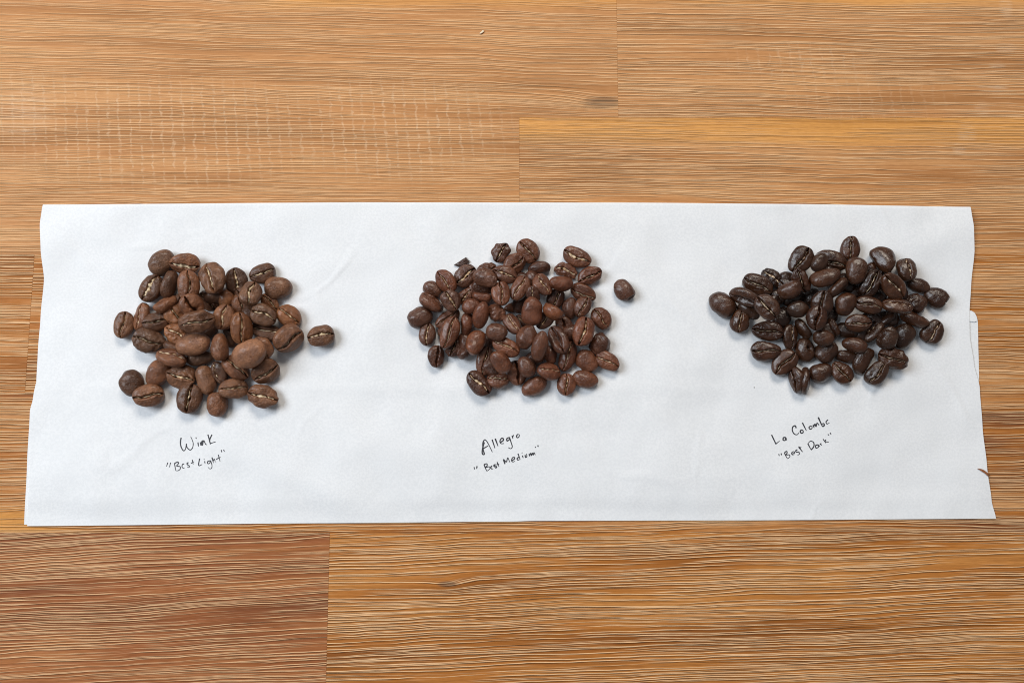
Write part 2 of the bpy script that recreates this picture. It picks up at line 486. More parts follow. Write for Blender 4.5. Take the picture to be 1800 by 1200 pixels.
def ink_line(label, ox, oy, strokes, wpx=1.5):
    rr = random.Random(len(strokes) * 7 + int(ox))
    vs, fs = [], []
    for st in strokes:
        pp = [(ox + q[0] / 12.0, oy + q[1] / 12.0) for q in catmull(st)]
        base = len(vs)
        w0 = 1.4 * wpx * rr.uniform(0.85, 1.15)
        for k, (px, py) in enumerate(pp):
            a = np.array(pp[max(0, k - 1)]); b = np.array(pp[min(len(pp) - 1, k + 1)])
            d = b - a
            L = np.linalg.norm(d) + 1e-9
            nn = np.array([-d[1], d[0]]) / L
            t = k / max(1, len(pp) - 1)
            w = w0 * (1.0 - 0.45 * t * t) * rr.uniform(0.92, 1.08) / 2
            for s_ in (-1, 0, 1):
                vs.append(surf(px + nn[0] * w * s_, py + nn[1] * w * s_, 0.000075 if s_ else 0.000090))
            if k:
                q = base + 3 * (k - 1)
                fs += [(q, q + 3, q + 4, q + 1), (q + 1, q + 4, q + 5, q + 2)]
    o = mesh_obj('handwriting', vs, fs, mi.m, paper)
    tag(o, label)

A0 = (280, 740)
ink_line('larger upper line of black handwriting below the left bean pile', *A0, [
    [(460, 345), (446, 450), (462, 545), (510, 620), (552, 585), (570, 470)], [(570, 470), (584, 550), (650, 605), (700, 560), (715, 470), (692, 390), (660, 320)],
    [(815, 445), (826, 530)], [(768, 340), (786, 370)],
    [(868, 440), (880, 505), (897, 432), (918, 418), (908, 512), (934, 408), (960, 450), (978, 486), (1008, 493)],
    [(1025, 280), (1056, 395), (1076, 490)], [(1110, 280), (1062, 395), (1074, 460), (1080, 466), (1190, 432)]])
ink_line('smaller quoted line of black handwriting below the left bean pile', *A0, [
    [(180, 870), (150, 955)], [(238, 870), (213, 970)], [(320, 885), (332, 960), (346, 1040)],
    [(318, 890), (385, 858), (404, 888), (366, 942), (436, 955), (440, 1005), (395, 1040), (346, 1040)],
    [(525, 900), (492, 905), (478, 955), (500, 986), (532, 984)], [(615, 870), (583, 888), (600, 920), (634, 942), (625, 970), (588, 970)],
    [(695, 810), (706, 860), (715, 915)], [(668, 886), (735, 850)], [(850, 785), (830, 930), (905, 910)], [(955, 840), (965, 890)], [(940, 798), (952, 806)],
    [(1075, 830), (1018, 850), (1024, 892), (1066, 880), (1080, 828), (1110, 920), (1104, 985), (1066, 1002), (1028, 968)],
    [(1110, 760), (1142, 880)], [(1132, 842), (1160, 798), (1182, 862)], [(1245, 705), (1282, 850)], [(1200, 802), (1292, 755)], [(1306, 605), (1320, 655)], [(1355, 600), (1376, 642)]], 1.3)
A1 = (820, 745)
ink_line('larger upper line of black handwriting below the middle bean pile', *A1, [
    [(376, 380), (345, 490), (330, 590), (345, 638), (376, 628), (352, 540), (345, 400), (378, 333), (412, 345), (462, 420), (545, 590)], [(345, 520), (460, 455)],
    [(540, 325), (572, 420), (600, 510)], [(605, 305), (665, 465)], [(716, 385), (776, 342), (770, 303), (735, 303), (705, 360), (730, 410), (792, 408)],
    [(905, 280), (852, 305), (858, 355), (905, 322), (905, 278), (945, 400), (966, 478), (932, 517), (878, 493)], [(963, 245), (980, 310)], [(968, 275), (994, 228)],
    [(1085, 213), (1056, 245), (1068, 286), (1104, 272), (1114, 228), (1085, 213)]], 1.7)
ink_line('smaller quoted line of black handwriting below the middle bean pile', *A1, [
    [(158, 905), (176, 958)], [(222, 885), (214, 945)], [(370, 850), (398, 925), (430, 992)], [(368, 850), (428, 836), (434, 878), (398, 912), (478, 898), (492, 940), (430, 992)],
    [(540, 880), (515, 902), (524, 940), (562, 940)], [(615, 850), (580, 868), (590, 896), (630, 892), (632, 918), (600, 924)], [(645, 800), (686, 900)], [(632, 856), (690, 842)],
    [(812, 840), (780, 745), (840, 797), (870, 710), (912, 802)], [(955, 772), (1012, 732), (1008, 700), (968, 712), (950, 768), (978, 796), (1022, 780)],
    [(1085, 620), (1132, 742)], [(1120, 690), (1070, 718), (1080, 756), (1132, 742)], [(1180, 660), (1196, 716)], [(1168, 602), (1180, 610)],
    [(1235, 650), (1246, 702), (1272, 680), (1266, 622)], [(1318, 630), (1338, 680)], [(1326, 652), (1354, 618), (1370, 662), (1390, 610), (1410, 650), (1424, 600), (1452, 652)],
    [(1446, 482), (1462, 496)], [(1500, 445), (1516, 480)]], 1.6)
A2 = (1340, 720)
ink_line('larger upper line of black handwriting below the right bean pile', *A2, [
    [(195, 525), (240, 620), (285, 715), (292, 712), (365, 655)], [(490, 580), (446, 588), (440, 634), (482, 642), (496, 582), (512, 642)],
    [(715, 385), (692, 335), (642, 362), (634, 440), (678, 510), (735, 522), (772, 482)], [(830, 418), (800, 450), (820, 490), (860, 476), (856, 434), (830, 418)],
    [(845, 270), (930, 440)], [(1020, 338), (984, 370), (1008, 406), (1046, 390), (1046, 350), (1020, 338)],
    [(1068, 320), (1096, 380)], [(1080, 345), (1114, 303), (1132, 352), (1156, 280), (1198, 326)], [(1180, 155), (1225, 258), (1270, 356)], [(1270, 356), (1308, 325), (1292, 288), (1255, 302)],
    [(1385, 210), (1345, 248), (1362, 296), (1416, 274)]], 1.7)
ink_line('smaller quoted line of black handwriting below the right bean pile', *A2, [
    [(345, 930), (360, 972)], [(395, 915), (405, 955)], [(465, 905), (495, 968), (530, 1030)], [(465, 905), (510, 873), (524, 905), (500, 946), (570, 948), (578, 990), (532, 1030)],
    [(620, 930), (682, 906), (660, 878), (618, 905), (630, 946), (682, 940)], [(740, 840), (704, 860), (720, 890), (770, 890), (782, 930), (744, 956)],
    [(765, 770), (808, 832), (850, 886)], [(770, 812), (822, 786)], [(960, 710), (1030, 845)], [(1030, 845), (1086, 770), (1082, 690), (1020, 658), (962, 705)],
    [(1180, 735), (1124, 752), (1135, 806), (1186, 780), (1180, 735), (1216, 772)], [(1215, 710), (1256, 750)], [(1226, 735), (1244, 702)],
    [(1280, 615), (1342, 702)], [(1342, 630), (1322, 668), (1402, 680)], [(1382, 513), (1410, 540)], [(1430, 483), (1452, 520)]], 1.5)

# ------------------------------------------------------------------ bean materials
def bean_mat(name, rough, spec, wrinkle, coat):
    m = NT(name)
    oi = m.n('ShaderNodeObjectInfo')
    tc = m.n('ShaderNodeTexCoord').outputs['Object']
    off = m.n('ShaderNodeVectorMath', operation='ADD')
    m.put(off.inputs[0], tc)
    m.put(off.inputs[1], m.comb(oi.outputs['Random'], m.math('MULTIPLY', oi.outputs['Random'], 3.7), 0.0))
    v = off.outputs[0]
    big = m.noise(v, 260.0, 3.0, 0.6)
    sm = m.noise(v, 1300.0, 3.0, 0.65)
    wr = m.noise(v, 850.0, 3.0, 0.6, 1.5)
    c = oi.outputs['Color']
    c = m.mix(m.sstep(big, 0.35, 0.68), m.mix(1.0, c, (0.74, 0.68, 0.64, 1), 'MULTIPLY'), m.mix(1.0, c, (1.25, 1.20, 1.12, 1), 'MULTIPLY'))
    c = m.mix(m.sstep(sm, 0.40, 0.62, 0.35, 0.0), c, m.mix(1.0, c, (0.42, 0.40, 0.40, 1), 'MULTIPLY'))
    m.put(m.b.inputs['Base Color'], c)
    m.put(m.b.inputs['Roughness'], m.sstep(big, 0.3, 0.7, rough - 0.06, rough + 0.10))
    m.b.inputs['Specular IOR Level'].default_value = spec
    m.b.inputs['Coat Weight'].default_value = coat
    m.b.inputs['Coat Roughness'].default_value = 0.17
    h = m.math('ADD', m.math('MULTIPLY', wr, 1.0), m.math('MULTIPLY', sm, 0.35))
    m.put(m.b.inputs['Normal'], m.bump(h, 0.00042 * wrinkle, 0.8))
    return m.m

M_BEAN = {'A': bean_mat('light_roast', 0.36, 0.34, 1.5, 0.20), 'B': bean_mat('medium_roast', 0.33, 0.36, 1.2, 0.30), 'C': bean_mat('dark_roast', 0.27, 0.42, 0.7, 0.32)}
mc = NT('silver_skin')
tcx = mc.n('ShaderNodeTexCoord').outputs['Object']
mc.put(mc.b.inputs['Base Color'], mc.mix(mc.sstep(mc.noise(tcx, 900.0, 3.0, 0.6), 0.38, 0.62), mc.n('ShaderNodeObjectInfo').outputs['Color'], (0.74, 0.60, 0.42, 1)))
mc.b.inputs['Roughness'].default_value = 0.6
mc.put(mc.b.inputs['Normal'], mc.bump(mc.noise(tcx, 1400.0, 3.0), 0.0003, 0.7))
CHAFF_COL = {'A': (0.62, 0.46, 0.27, 1), 'B': (0.46, 0.27, 0.13, 1), 'C': (0.25, 0.14, 0.085, 1)}
BASE = {'A': (0.188, 0.088, 0.047), 'B': (0.134, 0.051, 0.027), 'C': (0.047, 0.0180, 0.0082)}
TONE = {'n': (1, 1, 1), 'd': (0.62, 0.60, 0.60), 'r': (1.12, 0.99, 0.90), 'o': (1.35, 1.18, 0.92), 't': (1.50, 1.52, 1.55), 'g': (0.85, 0.92, 1.0), 'l': (1.25, 1.2, 1.15)}  # the dark tone also paints gap shade on hidden filler beans

# ------------------------------------------------------------------ bean shape
NR = 30
_t = np.linspace(-1, 1, 31)
_sf = np.sin(np.pi / 2 * np.sign(_t) * np.abs(_t) ** 1.55)          # across the flat face, dense at the crease
_pd = np.linspace(0, np.pi, 18)[1:-1]
_x = -np.cos(np.pi * np.arange(1, NR) / NR)
NC = len(_sf) + len(_pd)
_faces = []
for i in range(NR - 2):
    for k in range(NC):
        a, b = i * NC + k, i * NC + (k + 1) % NC
        _faces.append((a, a + NC, b + NC, b))
_p0, _p1 = (NR - 1) * NC, (NR - 1) * NC + 1
for k in range(NC):
    _faces.append((_p0, k, (k + 1) % NC))
    a = (NR - 2) * NC
    _faces.append((_p1, a + (k + 1) % NC, a + k))

def waves(rng, pts, n, f, aniso=(1, 1, 1)):
    out = np.zeros(len(pts))
    for _ in range(n):
        k = rng.normal(size=3) * f * np.array(aniso)
        out += np.sin(pts @ k + rng.uniform(0, 6.28))
    return out / math.sqrt(n)

def bean_shape(rng, L, Wd, T, gw, kind, curve):
    """coffee bean: long axis x, creased face towards +z; returns vertices and a function for the crease bed"""
    gn = {'g': 1.75, 'r': 1.0}.get(kind, 1.0)
    ex = rng.uniform(1.9, 2.45)
    egg = rng.uniform(-0.17, 0.17)
    curve = curve + rng.uniform(-0.05, 0.05)
    prof = (1 - np.abs(_x) ** ex) ** (1 / ex) * (1 + egg * _x)
    tf, td = T * 0.40, T * 0.60
    sA, ph = rng.uniform(0.03, 0.15) * rng.choice([-1, 1]), rng.uniform(-0.4, 0.4)
    gdep = rng.uniform(0.55, 0.75) * tf * (1.0 + 0.15 * gw)
    wid0 = 0.060 * gw
    def yc(x): return sA * np.sin(np.pi * (x + ph)) + rng_c * (1 - x * x)
    rng_c = rng.uniform(-0.05, 0.05)
    notch = rng.uniform(0.5, 1.0, 2)
    pts = []
    wseed = rng.uniform(0, 6.28, 6)
    for x, p in zip(_x, prof):
        s = _sf
        n_ = 2.35
        z = tf * (1 - np.abs(s) ** n_) ** (1 / n_) * (0.35 + 0.65 * p)
        c = yc(x)
        w = wid0 * (1 + 0.35 * math.sin(7 * x + wseed[0]) + 0.25 * math.sin(15 * x + wseed[1]))
        wob = 0.020 * math.sin(11 * x + wseed[2]) + 0.014 * math.sin(23 * x + wseed[3])
        q = s - c - wob
        end = min(1.0, (1 - abs(x)) / 0.05)
        cut = np.exp(-(q / w) ** 4)
        lip = np.exp(-((np.abs(q) - 0.20) / 0.16) ** 2)
        wr = np.sin(13 * x + wseed[4] + 2 * np.sign(q)) * 0.5 + np.sin(24 * x + wseed[5] - np.sign(q)) * 0.35
        z = z - gdep * cut * (0.4 + 0.6 * p) * end - 0.30 * tf * np.exp(-(q / (w * 2.6)) ** 2) * p
        z = z + 0.13 * tf * lip * p * (1 + 0.8 * wr)
        yy = s * Wd / 2 * p
        face = np.stack([np.full_like(s, x * L / 2), yy, z], 1)
        y2 = np.cos(_pd) * Wd / 2 * p
        z2 = -td * np.sin(_pd) ** 0.95 * p ** 0.9
        dome = np.stack([np.full_like(y2, x * L / 2), y2, z2], 1)
        # face runs from -y to +y, then round the back from +y to -y
        pts.append(np.vstack([face, dome]))
    v = np.vstack(pts + [np.array([[-L / 2, yc(-1) * 0, -0.02 * T], [L / 2, 0, -0.02 * T]])])
    u = v / np.array([L / 2, Wd / 2, T / 2])
    amp = 0.023 * Wd * gn
    d = waves(rng, u, 7, 2.3) * amp + waves(rng, u, 8, 6.5, (1.2, 0.8, 1)) * amp * 0.42 * (1.6 if gn > 1 else 1)
    nrm = u / (np.linalg.norm(u, axis=1, keepdims=True) + 1e-9)
    v = v + nrm * d[:, None]
    bend = curve * Wd
    v[:, 1] += bend * ((v[:, 0] / (L / 2)) ** 2 - 0.4)
    v[:, 2] += rng.uniform(-0.05, 0.03) * Wd * (v[:, 0] / (L / 2)) ** 2
    if kind in ('h', 'b', 'r'):                   # worm hole, hollow shell or broken end
        if kind == 'h': c, rad, dep = np.array([0.10, 0.35, -0.92]), 0.30, 0.95
        elif kind == 'b': c, rad, dep = np.array([-0.05, -0.05, 0.8]), 0.62, 0.75
        else: c, rad, dep = np.array([0.95, 0.0, -0.2]), 0.45, 0.62
        q = np.linalg.norm((u - c) * np.array([1, 1 if kind != 'b' else 1.5, 0.8]), axis=1)
        k = np.exp(-(q / rad) ** 6)
        jag = 1 + 0.35 * waves(rng, u, 6, 9.0)
        v -= nrm * (k * dep * jag)[:, None] * np.array([L / 2 * (1.0 if kind == 'r' else 0.2), Wd / 2 * 0.5, T / 2])
    def bed(x, lift):
        p = np.interp(x, _x, prof)
        return yc(x), p, tf * (0.35 + 0.65 * p) * 0.98
    return v, bed, curve

def chaff_ribbon(rng, bed, L, Wd, T, cw, curve):
    vs, fs = [], []
    x0, x1 = -rng.uniform(0.70, 0.86), rng.uniform(0.70, 0.86)
    n = 26
    a = rng.uniform(0, 6.28, 4)
    for i in range(n + 1):
        x = x0 + (x1 - x0) * i / n
        c, p, z = bed(x, 0)
        t = math.sin(math.pi * i / n) ** 0.45 if 0 < i < n else 0.15
        w = cw * t * (1 + 0.55 * math.sin(8 * x + a[0]) + 0.40 * math.sin(19 * x + a[1]))
        w = max(w, 0.006)
        off = c + 0.02 * math.sin(11 * x + a[2])
        for k, s in enumerate((-1, -0.4, 0.35, 1)):
            yy = (off + s * w) * Wd / 2 * p + curve * Wd * (x * x - 0.4)
            dz = (0.04, 0.20, 0.14, -0.02)[k] * T * (0.6 + 0.4 * math.sin(14 * x + a[3] + k))
            vs.append((x * L / 2, yy, z - 0.20 * T + dz + rng.normal() * 0.012 * T))
        if i:
            q = 4 * (i - 1)
            for k in range(3):
                fs.append((q + k, q + k + 4, q + k + 5, q + k + 1))
    # underside so that the skin is a closed flake
    N = len(vs)
    vs += [(x, y, z - 0.03 * T) for (x, y, z) in vs]
    fs += [tuple(N + i for i in f[::-1]) for f in fs]
    for i in range(n):
        q = 4 * i
        fs += [(q + 4, q, N + q, N + q + 4), (q + 3, q + 7, N + q + 7, N + q + 3)]
    fs += [(0, 1, N + 1, N + 0), (1, 2, N + 2, N + 1), (2, 3, N + 3, N + 2)]
    e = 4 * n
    fs += [(e + 1, e, N + e, N + e + 1), (e + 2, e + 1, N + e + 1, N + e + 2), (e + 3, e + 2, N + e + 2, N + e + 3)]
    return vs, fs

# ------------------------------------------------------------------ piles
# X, Y, length, width (enlarged photograph pixels), angle, roll (0 crease up, 180 back up), layer, skin width, crease width, tone, kind, curve, label
PILE_A = [
(365,125,188,150,40,176,0,0,1,'g','n',0,'smooth dark bean, rounded side up, at the top left corner of the left pile'),
(523,133,192,135,-5,-24,0,.24,2.0,'r','n',0,'bean with a broad lumpy tan skin in its crease, along top edge of left pile'),
(292,298,192,148,60,20,0,.24,2.0,'d','n',0,'dark bean with a wide pale golden skin strip, on upper left edge of left pile'),
(415,272,188,92,78,108,0,0,1,'d','n',0,'narrow dark bean standing on its side at the upper left of the left pile'),
(548,280,198,142,92,-6,1,.025,.9,'r','n',0,'reddish upright bean with a straight thin crease, just under the top edge of left pile'),
(708,228,205,182,112,18,1,.07,1.3,'n','g',0,'large misshapen bean with a folded inner lobe, at the top middle of the left pile'),
(872,245,175,150,98,2,0,.10,1.3,'d','n',0,'upright dark bean with a pale skin strip, right of the large misshapen bean'),
(1050,195,175,132,22,2,0,.07,1.1,'d','n',0,'dark bean with a jagged pale crease, at the top right of the left pile'),
(1160,293,180,145,8,178,0,0,1,'n','n',0,'plain bean with rounded back up and small glint, on upper right edge of left pile'),
(805,365,140,120,90,178,0,0,1,'o','n',0,'orange brown rounded bean deep in a gap near the top of the left pile'),
(1105,395,145,100,-45,0,0,.05,1,'o','n',0,'small tan bean half covered on the right side of the left pile'),
(1230,483,170,138,-35,6,0,.05,.9,'o','n',0,'orange brown bean with a slanting crease, on the right edge of the left pile'),
(1075,590,205,112,-13,22,0,.05,1.1,'d','n',0,'dark bean lying flat beneath the grey brown bean on the right of the left pile'),
(1060,482,175,145,-25,8,1,.07,1.0,'g','n',0,'grey brown bean with a pale zigzag crease, on the right of the left pile'),
(1227,638,208,160,38,-32,0,.05,.9,'l','n',0,'large warm brown bean with its crease low, at the right edge of the left pile'),
(1448,620,175,138,10,10,0,.11,1.3,'n','n',0,'stray bean with a bright cream crease lying alone to the right of the left pile'),
(905,420,172,112,105,-12,0,.04,1,'r','n',0,'reddish bean mostly covered, above the long orange brown bean of the left pile'),
(972,333,165,155,75,0,1,.13,1.5,'n','n',0,'round bean with a curved cream crease, resting high on the upper right of left pile'),
(905,565,208,138,95,-24,2,.055,.9,'o','n',0,'long orange brown upright bean with a thin cream crease, right of middle of left pile'),
(683,390,145,98,-50,0,0,.08,1.8,'n','g',0,'gnarled small bean in the middle gap below the large misshapen bean'),
(788,490,172,142,78,4,1,.10,1.2,'l','n',0,'upright bean with a doubled cream crease at the centre of the left pile'),
(392,405,168,88,30,80,0,0,1,'r','n',0,'reddish ridged bean lying on its side, left of the centre of the left pile'),
(228,490,185,100,80,36,0,.05,.9,'r','n',0,'slim reddish bean with specks of skin, second from the left in the left pile'),
(107,547,182,126,83,4,0,.03,.9,'n','n',0,'leftmost bean of the left pile, upright with a crooked crease'),
(328,525,172,132,10,2,0,.03,1.1,'d','n',0,'dark bean with a pinched crease, on the left of left pile beside slim reddish one'),
(278,655,202,150,-13,4,0,.03,.9,'g','g',0,'grey brown wrinkled bean on the lower left edge of the left pile'),
(460,605,152,128,-35,8,0,.08,1.3,'o','g',0,'golden brown crumpled bean to the left of the big tan bean'),
(460,475,165,132,-58,10,0,.03,1.2,'o','g',0,'orange brown broken looking bean left of the centre of the left pile'),
(570,415,165,140,-50,0,1,0,2.0,'r','n',0,'reddish bean with a wide dark open crease near the centre of the left pile'),
(650,590,180,110,20,170,0,0,1,'d','n',0,'shade-toned bean almost hidden between the wrinkled grey brown bean and the big tan one'),
(605,520,218,142,15,-20,2,.06,1.0,'n','g',0,'large wrinkled grey brown bean with a pale crease at the middle of the left pile'),
(445,705,135,70,-30,100,0,0,1,'d','n',0,'dark sliver of a bean under the left end of the big tan bean'),
(432,765,203,112,-25,42,1,.05,1.0,'r','n',0,'reddish bean with its crease along the upper side, below big tan bean of left pile'),
(630,775,178,92,10,150,0,0,1,'g','n',0,'low bean with a pale grey glint, directly under the big tan bean'),
(580,678,226,142,8,178,2,0,1,'t','n',0,'big light tan bean with rounded back up in the left half of the left pile'),
(840,640,125,75,100,150,0,0,1,'d','n',0,'dark bean peeping out beneath the lower left side of the long orange brown bean'),
(760,695,190,112,85,155,1,0,1,'r','n',0,'upright reddish bean with smooth back, between the two big tan beans'),
(1050,700,155,132,-60,0,1,.03,1.2,'l','n',0,'brown bean showing its rim behind the upper right of the lower big tan bean'),
(870,835,205,142,-40,12,0,.07,1.2,'r','n',0,'reddish bean lying under the lower big tan bean, its crease showing below'),
(960,740,248,172,30,178,2,0,1,'t','n',0,'biggest bean of the left pile, light tan and rounded, on the lower right of heap'),
(1070,862,188,150,35,-26,0,.045,.9,'n','n',0,'bean with a curved thin cream crease at the lower right of the left pile'),
(345,875,195,152,60,178,0,0,1,'r','n',0,'reddish bean with smooth rounded back at the lower left of the left pile'),
(165,942,182,165,-70,178,0,0,1,'d','n',0,'dark roundish bean with a fine curved crack at the lower left corner of left pile'),
(275,1025,192,150,8,-5,0,.03,1.2,'l','n',0,'warm brown bean with a dark level crease at the bottom left of the left pile'),
(497,900,178,148,-18,4,0,.07,1.2,'n','g',0,'knobbly bean with a broken cream crease near the bottom of the left pile'),
(668,920,200,126,108,172,0,0,1,'n','n',0,'long bean with lined rounded back near the bottom middle of the left pile'),
(755,870,155,105,115,42,0,.03,1,'d','n',0,'dark half turned bean leaning on the long lined bean near the bottom of left pile'),
(555,1047,198,156,80,4,0,.04,1.9,'d','n',0,'dark bean with a deep open crease at the bottom of the left pile'),
(742,1085,158,142,90,178,0,0,1,'r','n',0,'round reddish bean with back up, lowest of the left pile'),
(853,980,182,138,5,-4,1,.045,.9,'n','n',0,'bean with a thin level cream crease, next to the lowest round bean of left pile'),
(1057,1035,200,148,-15,4,0,.11,1.2,'n','g',0,'wrinkled bean with a bright cream crease at the bottom right of the left pile'),
]
